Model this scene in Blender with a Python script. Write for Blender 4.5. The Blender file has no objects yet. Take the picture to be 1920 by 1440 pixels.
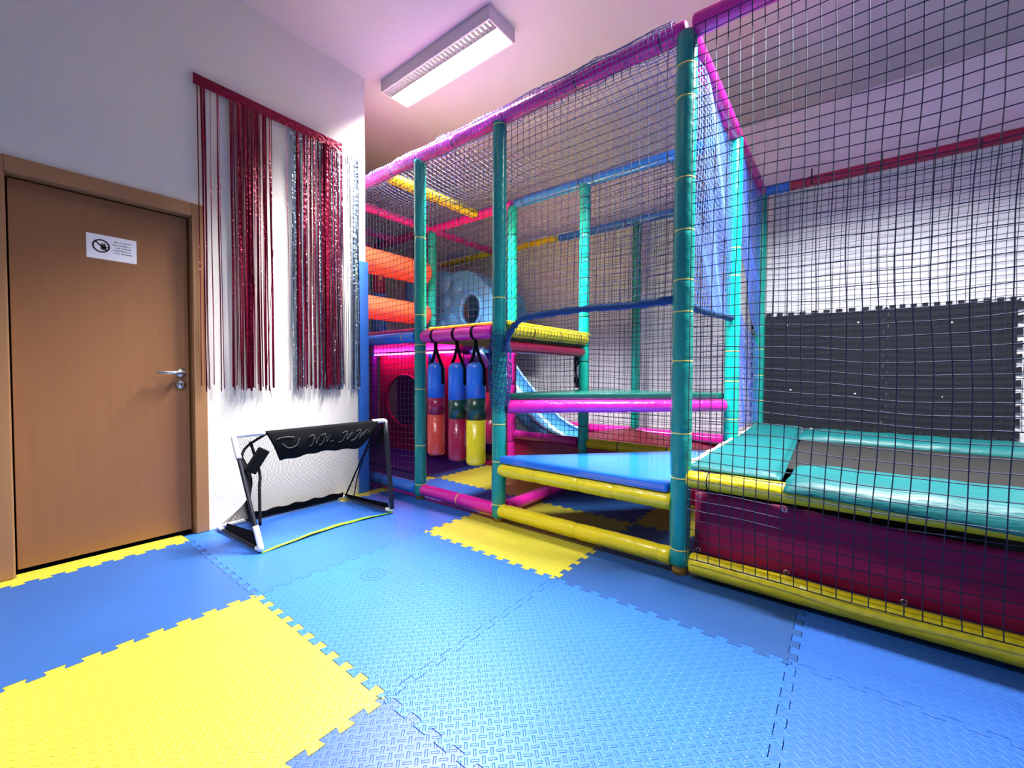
import bpy, bmesh, math, random
from mathutils import Vector, Matrix
from mathutils.geometry import tessellate_polygon
random.seed(7)
scn = bpy.context.scene
COL = scn.collection
PI = math.pi

# ------------------------------------------------------------------ camera
cam_d = bpy.data.cameras.new('camera'); cam = bpy.data.objects.new('camera', cam_d); COL.objects.link(cam)
cam_d.sensor_fit = 'HORIZONTAL'; cam_d.sensor_width = 36.0; cam_d.lens = 792.3035 / 1920 * 36.0
cam_d.clip_start = 0.02; cam_d.clip_end = 60
R = Matrix(((0.7850936301700278, -0.020023119343257578, 0.6190533632557158),
            (0.6193649372757948, 0.019116310952438792, -0.7848704613685753),
            (0.003881538328831301, 0.9996167472323257, 0.027409712017211707)))
cam.matrix_world = Matrix.Translation((0, 0, 1.0383)) @ R.to_4x4()
scn.camera = cam
# ------------------------------------------------------------------ view, world, lights
scn.view_settings.view_transform = 'Standard'; scn.view_settings.look = 'None'
scn.view_settings.gamma = 1.0; scn.view_settings.use_curve_mapping = False
scn.view_settings.exposure = 0.0
w = bpy.data.worlds.new('world'); scn.world = w; w.use_nodes = True
w.node_tree.nodes['Background'].inputs[0].default_value = (1, 1, 1, 1)
w.node_tree.nodes['Background'].inputs[1].default_value = 0.0

def area(name, loc, sx, sy, power, color=(1, .95, .88), spread=170, rot=(0, 0, 0)):
    l = bpy.data.lights.new(name, 'AREA'); l.shape = 'RECTANGLE'; l.size = sx; l.size_y = sy
    l.energy = power; l.color = color; l.spread = math.radians(spread)
    o = bpy.data.objects.new(name, l); COL.objects.link(o); o.location = loc; o.rotation_euler = rot
    return o
CEIL = 3.52
L1 = (-2.545, 2.325)          # ceiling light seen in the photo
L2 = (-1.45, 0.35)            # its twin over the open floor, behind the frame of the photo
L3 = (0.22, 2.70)             # next light of the same row, over the trampoline, above the frame of the photo
area('lamp_glow', (L1[0], L1[1], 3.405), 1.14, .20, 310, (1, .980, .980), 104)
area('lamp_glow', (L3[0], L3[1], 3.405), 1.14, .20, 235, (1, .980, .980), 134)
area('lamp_glow', (L2[0], L2[1], 3.405), 1.14, .20, 52, (1, .980, .980), 92)

# ------------------------------------------------------------------ materials
MATS = {}
def nodes_of(name):
    m = bpy.data.materials.new(name); m.use_nodes = True
    nt = m.node_tree
    return m, nt, nt.nodes['Principled BSDF']
def mk(name, col, rough=.5, metal=0.0, bump=0.0, bscale=20, var=0.0, stretch=(1, 1, 1), coat=0.0, spec=.5, detail=3):
    m, nt, b = nodes_of(name)
    b.inputs['Base Color'].default_value = (*col, 1); b.inputs['Roughness'].default_value = rough
    b.inputs['Metallic'].default_value = metal; b.inputs['Coat Weight'].default_value = coat
    b.inputs['Coat Roughness'].default_value = .12
    b.inputs['Specular IOR Level'].default_value = spec
    if bump or var:
        tc = nt.nodes.new('ShaderNodeTexCoord'); mp = nt.nodes.new('ShaderNodeMapping')
        mp.inputs['Scale'].default_value = stretch
        nz = nt.nodes.new('ShaderNodeTexNoise'); nz.inputs['Scale'].default_value = bscale; nz.inputs['Detail'].default_value = detail
        nt.links.new(tc.outputs['Object'], mp.inputs[0]); nt.links.new(mp.outputs[0], nz.inputs['Vector'])
        if bump:
            bp = nt.nodes.new('ShaderNodeBump'); bp.inputs['Strength'].default_value = bump; bp.inputs['Distance'].default_value = .02
            nt.links.new(nz.outputs['Fac'], bp.inputs['Height']); nt.links.new(bp.outputs[0], b.inputs['Normal'])
        if var:
            mx = nt.nodes.new('ShaderNodeMix'); mx.data_type = 'RGBA'
            mx.inputs['A'].default_value = (*[c * (1 - var) for c in col], 1); mx.inputs['B'].default_value = (*[min(1, c * (1 + var)) for c in col], 1)
            nt.links.new(nz.outputs['Fac'], mx.inputs['Factor']); nt.links.new(mx.outputs['Result'], b.inputs['Base Color'])
    MATS[name] = m
    return m
def vinyl(name, col, rough=.28, bump=.5, bscale=12):
    return mk(name, col, rough, bump=bump, bscale=bscale, var=.06, coat=.25, detail=4)
mk('back_wall_lit', (.82, .84, .90), .85, bump=.05, bscale=60, var=.02)  # wall paint made paler and bluer, standing in for stronger, cooler light
mk('wall_paint', (.69, .66, .61), .85, bump=.05, bscale=60, var=.02)
mk('ceiling_paint', (.49, .465, .505), .9, bump=.04, bscale=60)
mk('subfloor', (.016, .06, .22), .9)
vinyl('teal_vinyl', (.004, .290, .245))
vinyl('teal_vinyl_lit', (.003, .52, .40))  # brighter copy of the teal vinyl, strong lamp light put into its colour
vinyl('pink_vinyl', (.78, .014, .38))
vinyl('yellow_vinyl', (.86, .70, .012))
vinyl('blue_vinyl', (.022, .19, .74))
vinyl('red_vinyl', (.42, .006, .045))
vinyl('cherry_vinyl', (.33, .007, .060))
vinyl('wine_vinyl', (.26, .004, .05))
vinyl('dark_pink_vinyl', (.46, .010, .26))
vinyl('purple_vinyl', (.10, .010, .30))
vinyl('green_vinyl', (.008, .11, .085), .22)
vinyl('step_blue_vinyl', (.018, .17, .72), .10, .06)
vinyl('coral_vinyl', (.68, .07, .05))
vinyl('orange_vinyl', (.72, .11, .038), .4)
vinyl('maroon_vinyl', (.13, .004, .014))
vinyl('bottle_green_vinyl', (.004, .055, .035))
vinyl('navy_vinyl', (.006, .010, .06))
mk('pad_teal_vinyl', (.003, .110, .118), .48, spec=.3, bump=.4, bscale=6, var=.08, stretch=(1.2, 7, 2), coat=.05, detail=5)
mk('pad_rim', (.80, .75, .55), .6)
mk('plastic_blue', (.09, .40, .78), .3, bump=.1, bscale=6)
mk('plastic_edge', (.25, .50, .80), .3)
mk('deck_board', (.28, .20, .03), .7)
mk('net_cord', (.008, .013, .045), .7)
mk('net_cord_grey', (.022, .034, .105), .7)
mk('net_cord_lit', (.15, .19, .42), .6)  # net cord paled to carry the lamp's highlights on the roof net
mk('net_cord_blue', (.09, .20, .80), .7)
mk('rope_blue', (.006, .060, .20), .8, bump=.6, bscale=120)
mk('tie_yellow', (.80, .72, .18), .5)
mk('tie_black', (.008, .010, .012), .5)
mk('black_fabric', (.004, .0045, .006), .9, bump=.2, bscale=300, spec=.12)
mk('black_tube', (.006, .008, .016), .45)
mk('grey_print', (.055, .058, .062), .9)
mk('white_plastic', (.78, .77, .76), .4)
mk('lime_strap', (.19, .50, .02), .7, spec=.2)
mk('jump_bed', (.020, .020, .020), .9, bump=.15, bscale=300, spec=.15)
mk('tarp_red', (.34, .010, .080), .55, bump=.15, bscale=6, spec=.3)
mk('mat_black', (.011, .014, .023), .8, bump=.3, bscale=250)
mk('steel', (.75, .73, .70), .28, metal=1.0)
mk('dark_hole', (.01, .01, .01), .8)
mk('paper', (.80, .78, .80), .8)
mk('ink', (.02, .006, .01), .8)
mk('ink_grey', (.20, .19, .21), .8)
mk('lamp_housing', (.62, .60, .61), .5)
mk('foot_orange', (.55, .26, .03), .6)
mk('foil_red', (.16, .001, .022), .27, metal=.65, bump=.5, bscale=40)
mk('foil_silver', (.46, .60, .66), .14, metal=.95, bump=.9, bscale=40)
mk('foil_ice', (.72, .88, .92), .3, metal=.5, bump=.4, bscale=40)
mk('foil_blue', (.06, .075, .16), .16, metal=.9, bump=.9, bscale=40)
mk('foam_blue', (.020, .14, .56), .6, bump=.1, bscale=200)
mk('yellow_paint', (.70, .55, .05), .6)
def emit(name, col, s):
    m, nt, b = nodes_of(name)
    b.inputs['Base Color'].default_value = (*col, 1); b.inputs['Emission Color'].default_value = (*col, 1)
    b.inputs['Emission Strength'].default_value = s; MATS[name] = m
emit('lamp_tube', (1, .94, .83), 3.2)
emit('led_pink', (1, .02, .42), 48.0)
def wood(name, c0, c1):
    m, nt, b = nodes_of(name)
    tc = nt.nodes.new('ShaderNodeTexCoord'); mp = nt.nodes.new('ShaderNodeMapping'); mp.inputs['Scale'].default_value = (14, 14, .8)
    nz = nt.nodes.new('ShaderNodeTexNoise'); nz.inputs['Scale'].default_value = 3; nz.inputs['Detail'].default_value = 6; nz.inputs['Distortion'].default_value = .4
    mx = nt.nodes.new('ShaderNodeMix'); mx.data_type = 'RGBA'; mx.inputs['A'].default_value = (*c0, 1); mx.inputs['B'].default_value = (*c1, 1)
    nt.links.new(tc.outputs['Object'], mp.inputs[0]); nt.links.new(mp.outputs[0], nz.inputs['Vector']); nt.links.new(nz.outputs['Fac'], mx.inputs['Factor'])
    nt.links.new(mx.outputs['Result'], b.inputs['Base Color']); b.inputs['Roughness'].default_value = .42
    MATS[name] = m
wood('door_wood', (.225, .092, .032), (.275, .118, .043))
wood('frame_wood', (.28, .135, .055), (.34, .17, .072))
def mat_foam(name, col, amount):
    """EVA puzzle mat: raised bars in a basket layout turned 45 degrees"""
    m, nt, b = nodes_of(name)
    N = nt.nodes.new; Lk = nt.links.new
    def M(op, a, bb=None, c=None):
        n = N('ShaderNodeMath'); n.operation = op
        for k, x in enumerate((a, bb, c)):
            if x is None: continue
            if isinstance(x, (int, float)): n.inputs[k].default_value = x
            else: Lk(x, n.inputs[k])
        return n.outputs[0]
    tc = N('ShaderNodeTexCoord'); mp = N('ShaderNodeMapping'); mp.inputs['Rotation'].default_value = (0, 0, PI / 4); mp.inputs['Scale'].default_value = (1 / .024,) * 3
    Lk(tc.outputs['Object'], mp.inputs[0]); sx = N('ShaderNodeSeparateXYZ'); Lk(mp.outputs[0], sx.inputs[0])
    X, Y = sx.outputs[0], sx.outputs[1]
    par = M('MODULO', M('ADD', M('ADD', M('FLOOR', X), M('FLOOR', Y)), 4000.0), 2.0)
    u = M('ABSOLUTE', M('SUBTRACT', M('FRACT', X), .5)); v = M('ABSOLUTE', M('SUBTRACT', M('FRACT', Y), .5))
    def mixf(a, bb): return M('ADD', M('MULTIPLY', a, M('SUBTRACT', 1.0, par)), M('MULTIPLY', bb, par))
    lo = mixf(u, v); sh = mixf(v, u)
    dist = M('MAXIMUM', M('DIVIDE', lo, .62), M('DIVIDE', sh, .17))
    h = N('ShaderNodeMapRange'); h.interpolation_type = 'SMOOTHSTEP'; h.inputs['From Min'].default_value = 1.15; h.inputs['From Max'].default_value = .55
    Lk(dist, h.inputs['Value'])
    nz = N('ShaderNodeTexNoise'); nz.inputs['Scale'].default_value = 3.0; nz.inputs['Detail'].default_value = 5; Lk(tc.outputs['Object'], nz.inputs['Vector'])
    fine = N('ShaderNodeTexNoise'); fine.inputs['Scale'].default_value = 160; Lk(tc.outputs['Object'], fine.inputs['Vector'])
    hh = M('ADD', M('MULTIPLY', h.outputs[0], amount), M('MULTIPLY', fine.outputs['Fac'], .12))
    bp = N('ShaderNodeBump'); bp.inputs['Strength'].default_value = 1.0; bp.inputs['Distance'].default_value = .003
    Lk(hh, bp.inputs['Height']); Lk(bp.outputs[0], b.inputs['Normal'])
    mx = N('ShaderNodeMix'); mx.data_type = 'RGBA'; mx.inputs['A'].default_value = (*[c * .86 for c in col], 1); mx.inputs['B'].default_value = (*[min(1, c * 1.12) for c in col], 1)
    Lk(nz.outputs['Fac'], mx.inputs['Factor']); Lk(mx.outputs['Result'], b.inputs['Base Color'])
    b.inputs['Roughness'].default_value = .42
    MATS[name] = m
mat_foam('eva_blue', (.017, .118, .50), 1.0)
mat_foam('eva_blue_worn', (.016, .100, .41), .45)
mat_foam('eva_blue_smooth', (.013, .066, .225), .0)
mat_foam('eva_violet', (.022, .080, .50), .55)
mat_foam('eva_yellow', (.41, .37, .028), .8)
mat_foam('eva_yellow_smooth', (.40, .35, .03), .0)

# ------------------------------------------------------------------ mesh helpers
class MB:
    def __init__(s): s.v = []; s.f = []; s.mi = []; s.sm = []
    def add(s, vs, fs, mi=0, smooth=False):
        o = len(s.v); s.v += [tuple(p) for p in vs]; s.f += [tuple(i + o for i in f) for f in fs]
        s.mi += [mi] * len(fs); s.sm += [smooth] * len(fs); return s
    def box(s, a, b, mi=0):
        (x0, y0, z0), (x1, y1, z1) = a, b
        vs = [(x0, y0, z0), (x1, y0, z0), (x1, y1, z0), (x0, y1, z0), (x0, y0, z1), (x1, y0, z1), (x1, y1, z1), (x0, y1, z1)]
        return s.add(vs, [(3, 2, 1, 0), (4, 5, 6, 7), (0, 1, 5, 4), (1, 2, 6, 5), (2, 3, 7, 6), (3, 0, 4, 7)], mi)
    def tube(s, pts, r, n=12, mi=0, caps=True, smooth=True, phase=0.0):
        pts = [Vector(p) for p in pts]; k = len(pts)
        rs = r if isinstance(r, (list, tuple)) else [r] * k
        vs = []; fs = []; up = None
        for i, p in enumerate(pts):
            d = (pts[min(i + 1, k - 1)] - pts[max(i - 1, 0)])
            if d.length < 1e-9: d = Vector((0, 0, 1))
            d.normalize()
            if up is None:
                up = Vector((0, 0, 1)) if abs(d.z) < .9 else Vector((1, 0, 0))
            a = up - d * up.dot(d)
            if a.length < 1e-6: a = d.orthogonal()
            a.normalize(); up = a; b = d.cross(a)
            for j in range(n):
                t = 2 * PI * j / n + phase; vs.append(p + (a * math.cos(t) + b * math.sin(t)) * rs[i])
        for i in range(k - 1):
            for j in range(n):
                j2 = (j + 1) % n; fs.append((i * n + j, i * n + j2, (i + 1) * n + j2, (i + 1) * n + j))
        if caps: fs.append(tuple(range(n - 1, -1, -1))); fs.append(tuple((k - 1) * n + j for j in range(n)))
        return s.add(vs, fs, mi, smooth)
    def prism(s, poly, z0, z1, mi=0):
        n = len(poly); vs = [(x, y, z0) for x, y in poly] + [(x, y, z1) for x, y in poly]
        if n > 8:
            tri_ = tessellate_polygon([[Vector((x, y, 0)) for x, y in poly]])
            up = []
            for a, b, c in tri_:
                (ax, ay), (bx, by), (cx, cy) = poly[a], poly[b], poly[c]
                cr = (bx - ax) * (cy - ay) - (by - ay) * (cx - ax)
                if abs(cr) < 1e-12: continue
                up.append((a, b, c) if cr > 0 else (a, c, b))
            caps = [(a, c, b) for a, b, c in up] + [(a + n, b + n, c + n) for a, b, c in up]
        else: caps = [tuple(range(n - 1, -1, -1)), tuple(range(n, 2 * n))]
        fs = caps + [(i, (i + 1) % n, n + (i + 1) % n, n + i) for i in range(n)]
        return s.add(vs, fs, mi)
    def build(s, name, mats, parent=None, bevel=0, loc=None, subd=0):
        me = bpy.data.meshes.new(name); me.from_pydata(s.v, [], s.f)
        if not isinstance(mats, (list, tuple)): mats = [mats]
        for m in mats: me.materials.append(MATS[m])
        me.polygons.foreach_set('material_index', s.mi); me.polygons.foreach_set('use_smooth', s.sm)
        me.validate(); me.update()
        o = bpy.data.objects.new(name, me); COL.objects.link(o)
        if parent: o.parent = parent
        if loc: o.location = loc
        if bevel:
            b = o.modifiers.new('bevel', 'BEVEL'); b.width = bevel; b.segments = 3; b.limit_method = 'ANGLE'; b.angle_limit = math.radians(40)
        if subd:
            b = o.modifiers.new('subd', 'SUBSURF'); b.levels = subd; b.render_levels = subd
        return o
def tag(o, label, cat, group=None, kind=None):
    o['label'] = label; o['category'] = cat
    if group: o['group'] = group
    if kind: o['kind'] = kind
    return o
def struct(o): o['kind'] = 'structure'; return o
def empty(name, label, cat, loc=(0, 0, 0), group=None):
    o = bpy.data.objects.new(name, None); COL.objects.link(o); o.empty_display_size = .1
    # parts are modelled in room coordinates, so the empty stays at the origin of the room unless told otherwise
    o.location = loc
    return tag(o, label, cat, group)
def lerp(a, b, t): return a + (b - a) * t

# ------------------------------------------------------------------ the room
WX = -3.245; WY = 2.081; BY = 4.86; LX = -6.6; RX = 2.6; FY = -2.2
DY0, DY1, DZ = 0.055, 0.90, 2.06     # door opening in wall_left
struct(MB().box((LX - .2, FY - .2, -.16), (RX + .2, BY + .2, -.016)).build('floor', 'subfloor'))
struct(MB().box((LX - .2, FY - .2, CEIL), (RX + .2, BY + .2, CEIL + .15)).build('ceiling', 'ceiling_paint'))
wl = MB()
wl.box((WX - .12, FY, -.016), (WX, DY0, CEIL)).box((WX - .12, DY1, -.016), (WX, WY, CEIL)).box((WX - .12, DY0, DZ), (WX, DY1, CEIL))
struct(wl.build('wall_left', 'wall_paint'))
struct(MB().box((LX, BY, -.016), (RX, BY + .12, CEIL)).build('wall_back', 'back_wall_lit'))
struct(MB().box((LX - .12, WY, -.016), (LX, BY, CEIL)).build('wall_far', 'wall_paint'))
struct(MB().box((LX, WY - .12, -.016), (WX - .12, WY, CEIL)).build('wall_alcove', 'wall_paint'))
struct(MB().box((RX, FY, -.016), (RX + .12, BY, CEIL)).build('wall_right', 'wall_paint'))
struct(MB().box((WX - .12, FY - .12, -.016), (RX, FY, CEIL)).build('wall_front', 'wall_paint'))
# door: frame, leaf, handle, lock
door = struct(MB().box((WX - .085, .112, .022), (WX - .045, .842, 2.0)).build('door_1', 'door_wood', bevel=.002))
fr = MB()
fr.box((WX - .119, DY0 + .001, -.012), (WX - .001, .104, 2.059)).box((WX - .119, .850, -.012), (WX - .001, DY1 - .001, 2.059)).box((WX - .119, .104, 2.008), (WX - .001, .850, 2.059))
fr.box((WX + .0005, DY0 - .045, .0015), (WX + .016, .100, 2.09)).box((WX + .0005, .853, .0015), (WX + .016, .922, 2.09)).box((WX + .0005, .100, 2.01), (WX + .016, .853, 2.09))
struct(fr.build('trim_1', 'frame_wood', bevel=.003))
hx = WX - .045
h = MB()
h.tube([(hx, .800, 1.028), (hx + .009, .800, 1.028)], .027, 24); h.tube([(hx + .009, .800, 1.028), (hx + .05, .800, 1.028)], .011, 12)
h.tube([(hx + .05, .812, 1.028), (hx + .05, .672, 1.030)], .010, 14)
h.build('handle', 'steel', door)
k = MB().tube([(hx, .800, .955), (hx + .009, .800, .955)], .027, 24).build('lock_plate', 'steel', door)
MB().box((hx + .0091, .796, .944), (hx + .0105, .804, .966)).build('keyhole', 'dark_hole', k)
# notice taped to the door
sg = empty('door_notice', 'white paper notice with black prohibition ring and hand taped on the wooden door', 'notice')
sy0, sy1, sz0, sz1 = .388, .598, 1.665, 1.800
MB().box((hx + .0004, sy0, sz0), (hx + .0014, sy1, sz1)).build('sheet', 'paper', sg)
rg = MB(); cy_, cz_ = .447, 1.738; rr = .036; X = hx + .0016
def flat_ring(mb, cy, cz, r0, r1, n=40):
    vs = []; fs = []
    for i in range(n):
        t = 2 * PI * i / n
        vs += [(X, cy + r0 * math.cos(t), cz + r0 * math.sin(t)), (X, cy + r1 * math.cos(t), cz + r1 * math.sin(t))]
    for i in range(n):
        j = (i + 1) % n; fs.append((2 * i, 2 * i + 1, 2 * j + 1, 2 * j))
    mb.add(vs, fs)
flat_ring(rg, cy_, cz_, .029, .037)
d = .026
rg.add([(X, cy_ - d - .002, cz_ + d - .003), (X, cy_ - d + .003, cz_ + d + .002), (X, cy_ + d + .002, cz_ - d + .003), (X, cy_ + d - .003, cz_ - d - .002)], [(0, 1, 2, 3)])
rg.build('prohibition_ring', 'ink', sg)
hd = MB(); X2 = hx + .0017
hd.add([(X2, cy_ + .010 + .013 * math.cos(2 * PI * i / 20), cz_ - .010 + .012 * math.sin(2 * PI * i / 20)) for i in range(20)], [tuple(range(20))])
for a, ln in ((60, .024), (80, .027), (100, .027), (120, .024), (20, .02)):
    t = math.radians(a); c = Vector((X2, cy_ + .010, cz_ - .008)); e = c + Vector((0, math.cos(t), math.sin(t))) * ln; n_ = Vector((0, -math.sin(t), math.cos(t))) * .0024
    hd.add([c - n_, c + n_, e + n_, e - n_], [(0, 1, 2, 3)])
hd.build('hand_symbol', 'ink', sg)
tx = MB(); rnd = random.Random(3)
for ln, (a, b) in enumerate([(.500, .570), (.496, .575), (.506, .568), (.496, .572), (.497, .574)]):
    z = 1.768 - ln * .0155; y = a
    while y < b:
        wd = rnd.uniform(.0025, .0055); hgt = rnd.uniform(.005, .008)
        tx.add([(X, y, z), (X, y + wd, z), (X, y + wd, z + hgt), (X, y, z + hgt)], [(0, 1, 2, 3)]); y += wd + rnd.choice((.0012, .0012, .0015, .005))
tx.build('printed_lines', 'ink_grey', sg)
# foam corner guard on the wall end
cg = MB().box((WX + .0005, 2.006, .0), (WX + .018, WY + .018, 1.975)).box((WX - .06, WY + .0005, 0), (WX + .0005, WY + .018, 1.975))
tag(cg.build('corner_guard', 'foam_blue', bevel=.004), 'blue foam guard strip on the end corner of the white wall', 'corner guard')

# ------------------------------------------------------------------ ceiling lights
def ceiling_light(cx, cy, label):
    t = empty('ceiling_light', label, 'ceiling light', (cx, cy, CEIL), 'ceiling lights')
    hx_, hy_ = .615, .140
    m = MB()
    m.box((-hx_, -hy_, -.10), (hx_, -hy_ + .014, 0)).box((-hx_, hy_ - .014, -.10), (hx_, hy_, 0))
    m.box((-hx_, -hy_ + .014, -.10), (-hx_ + .014, hy_ - .014, 0)).box((hx_ - .014, -hy_ + .014, -.10), (hx_, hy_ - .014, 0))
    m.box((-hx_ + .014, -hy_ + .014, -.012), (hx_ - .014, hy_ - .014, 0))
    m.build('housing', 'lamp_housing', t, bevel=.003)
    g = MB(); n = 30                                   # louvre of little cross blades along the near side
    for i in range(n):
        x = -hx_ + .03 + (2 * hx_ - .06) * i / (n - 1)
        g.box((x - .0015, -hy_ + .0145, -.096), (x + .0015, -.045, -.066))
    g.box((-hx_ + .015, -.047, -.097), (hx_ - .015, -.044, -.06))
    g.build('louvre', 'lamp_housing', t)
    MB().box((-hx_ + .016, -.043, -.094), (hx_ - .016, hy_ - .016, -.070)).build('diffuser', 'lamp_tube', t)
    return t
ceiling_light(L1[0], L1[1], 'lit rectangular ceiling light with grey louvre above the play frame')
ceiling_light(L3[0], L3[1], 'lit ceiling light over the trampoline, in line with the one above the wall end')
ceiling_light(L2[0], L2[1], 'lit ceiling light out over the open mat floor, away from the play frame')

# ------------------------------------------------------------------ puzzle mats
GX, GY = -2.1306, .7895
NT = 11; PITCH = 1.0 / (NT + .0)
def edge_profile(L=1.0):
    """(t, off) polyline along one edge; both neighbours use it, so the teeth interlock"""
    out = [(0, 0)]
    p = L / NT; h = .0145
    for k_ in range(NT):
        t = k_ * p
        out += [(t + .27 * p, -h if k_ else 0)] if k_ == 0 else []
        out += [(t + .27 * p, -h), (t + .20 * p, h * .72), (t + .24 * p, h), (t + .70 * p, h), (t + .74 * p, h * .72), (t + .67 * p, -h)]
    out[1] = (.10 * p, 0); out.insert(2, (.12 * p, -h))
    out += [(L - .12 * p, -h), (L - .10 * p, 0), (L, 0)]
    return out
PROF = edge_profile()
GAP = .0013
def mat_outline():
    P = []
    P += [(t, o + GAP) for t, o in PROF][:-1]                                     # bottom edge, y=0
    P += [(1 + o - GAP, t) for t, o in PROF][:-1]                                 # right edge, x=1
    P += [(t, 1 + o - GAP) for t, o in reversed(PROF)][:-1]                       # top edge
    P += [(o + GAP, t) for t, o in reversed(PROF)][:-1]                           # left edge
    return P
OUT = mat_outline()
def puzzle_mat(i, j, mat, label, group, poly=None):
    o = MB().prism(poly or OUT, -.0155, 0).build('puzzle_mat', mat)
    o.location = (GX + i, GY + j, 0)
    return tag(o, label, 'floor mat', group)
BL, YE = 'blue puzzle floor mats', 'yellow puzzle floor mats'
tiles = [
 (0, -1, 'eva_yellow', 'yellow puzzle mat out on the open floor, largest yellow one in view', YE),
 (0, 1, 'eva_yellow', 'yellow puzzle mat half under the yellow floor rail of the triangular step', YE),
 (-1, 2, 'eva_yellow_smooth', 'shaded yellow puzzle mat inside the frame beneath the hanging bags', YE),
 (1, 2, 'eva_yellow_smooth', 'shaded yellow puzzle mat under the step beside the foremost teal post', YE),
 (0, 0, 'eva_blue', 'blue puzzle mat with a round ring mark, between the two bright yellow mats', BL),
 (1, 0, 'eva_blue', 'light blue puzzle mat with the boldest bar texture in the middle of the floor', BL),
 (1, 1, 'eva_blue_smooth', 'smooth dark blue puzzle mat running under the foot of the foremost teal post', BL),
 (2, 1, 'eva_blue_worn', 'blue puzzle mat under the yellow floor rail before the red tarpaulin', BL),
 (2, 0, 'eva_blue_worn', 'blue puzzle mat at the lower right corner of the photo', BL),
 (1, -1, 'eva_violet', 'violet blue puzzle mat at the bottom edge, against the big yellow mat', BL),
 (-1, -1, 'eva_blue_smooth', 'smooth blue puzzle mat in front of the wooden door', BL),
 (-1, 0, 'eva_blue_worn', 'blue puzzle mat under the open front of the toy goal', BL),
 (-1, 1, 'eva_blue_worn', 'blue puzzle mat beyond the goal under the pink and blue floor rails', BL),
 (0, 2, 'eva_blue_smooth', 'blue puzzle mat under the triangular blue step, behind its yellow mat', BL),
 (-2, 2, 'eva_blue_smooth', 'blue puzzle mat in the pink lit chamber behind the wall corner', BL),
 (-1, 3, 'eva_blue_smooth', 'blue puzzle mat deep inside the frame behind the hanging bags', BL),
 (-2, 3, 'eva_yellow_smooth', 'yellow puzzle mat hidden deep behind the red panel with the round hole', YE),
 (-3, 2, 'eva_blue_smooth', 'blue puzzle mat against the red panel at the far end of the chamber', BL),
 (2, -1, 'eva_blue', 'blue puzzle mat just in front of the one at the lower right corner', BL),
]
for a in tiles: puzzle_mat(*a)
# cut mats along the wall
def cut_mat(i, j, mat, label, group, x0, y0=0.0, y1=1.0, extra=None):
    P = [(x0, y0 + .001)]
    P += [(1 - .001, y0 + .001)] if y0 > 0 else [(1 + PROF[0][1] - GAP, 0.0)]
    P += [(1 + o - GAP, t) for t, o in PROF if y0 < t < y1]
    P += [(1 - GAP, y1 - .001), (x0, y1 - .001)]
    if extra: P += extra
    return puzzle_mat(i, j, mat, label, group, P)
xw = WX + .002 - (GX - 2)
xr = WX - .040 - (GX - 2)
cut_mat(-2, -1, 'eva_yellow', 'narrow yellow mat strip along the foot of the wooden door', YE, xw, 0, 1,
        [(xw, .846 - GY + 1.0 - 0.0), (xr, .846 - GY + 1.0), (xr, .109 - GY + 1.0), (xw, .109 - GY + 1.0)] if False else None)
cut_mat(-2, 0, 'eva_blue_worn', 'narrow blue mat strip along the wall under the back of the goal', BL, xw)
cut_mat(-2, 1, 'eva_yellow_smooth', 'narrow yellow mat by the blue corner guard at the wall end', YE, xw, 0, 1)
# door threshold piece of the yellow strip
tag(MB().box((WX - .043, .106, -.0155), (WX + .0015, .786, 0)).build('threshold_mat', 'eva_yellow'), 'yellow mat offcut in the recess right under the door leaf', 'floor mat', YE)
rm = MB()
for r0, r1 in ((.030, .034), (.058, .063)):
    vs = []; fs = []
    for q in range(36):
        t = 2 * PI * q / 36; vs += [(-1.88 + r0 * math.cos(t), 1.242 + r0 * math.sin(t), .0006), (-1.88 + r1 * math.cos(t), 1.242 + r1 * math.sin(t), .0006)]
    for q in range(36):
        q2 = (q + 1) % 36; fs.append((2 * q, 2 * q + 1, 2 * q2 + 1, 2 * q2))
    rm.add(vs, fs)
rm.v = [(x - GX, y - GY, z) for x, y, z in rm.v]
ring_tile = [o for o in bpy.data.objects if o.get('label', '').startswith('blue puzzle mat with a round ring')][0]
rm.build('ring_mark', 'eva_blue_smooth', ring_tile)

# ------------------------------------------------------------------ the play frame: padded posts and rails
X0, X1, X2_, X3, X4, XE = -.66, -1.89, -2.73, -3.98, -5.20, 1.80
Y0, Y1, Y2 = 2.25, 3.46, 4.68
TOP = 2.765
frame = empty('climbing_structure', 'indoor soft play climbing structure of padded teal posts and pink, yellow and blue rails', 'play structure')
def noise1(x): return math.sin(x * 3.1) * .5 + math.sin(x * 7.7 + 1.3) * .3 + math.sin(x * 17.3 + .4) * .2
def tie(parent, p, d, r, mat, tail=True):
    p = Vector(p); d = Vector(d).normalized(); a = d.orthogonal().normalized(); b = d.cross(a)
    m = MB(); ring = [p + (a * math.cos(2 * PI * q / 20) + b * math.sin(2 * PI * q / 20)) * r for q in range(20)]
    vs = []; fs = []
    for q in ring:
        o_ = (q - p).normalized()
        vs += [q - d * .0035, q + o_ * .0022 - d * .0030, q + o_ * .0022 + d * .0030, q + d * .0035]
    for q in range(20):
        q2 = (q + 1) % 20
        for e in range(3): fs.append((q * 4 + e, q2 * 4 + e, q2 * 4 + e + 1, q * 4 + e + 1))
    m.add(vs, fs)
    m.build('cable_tie', mat, parent)
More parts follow.
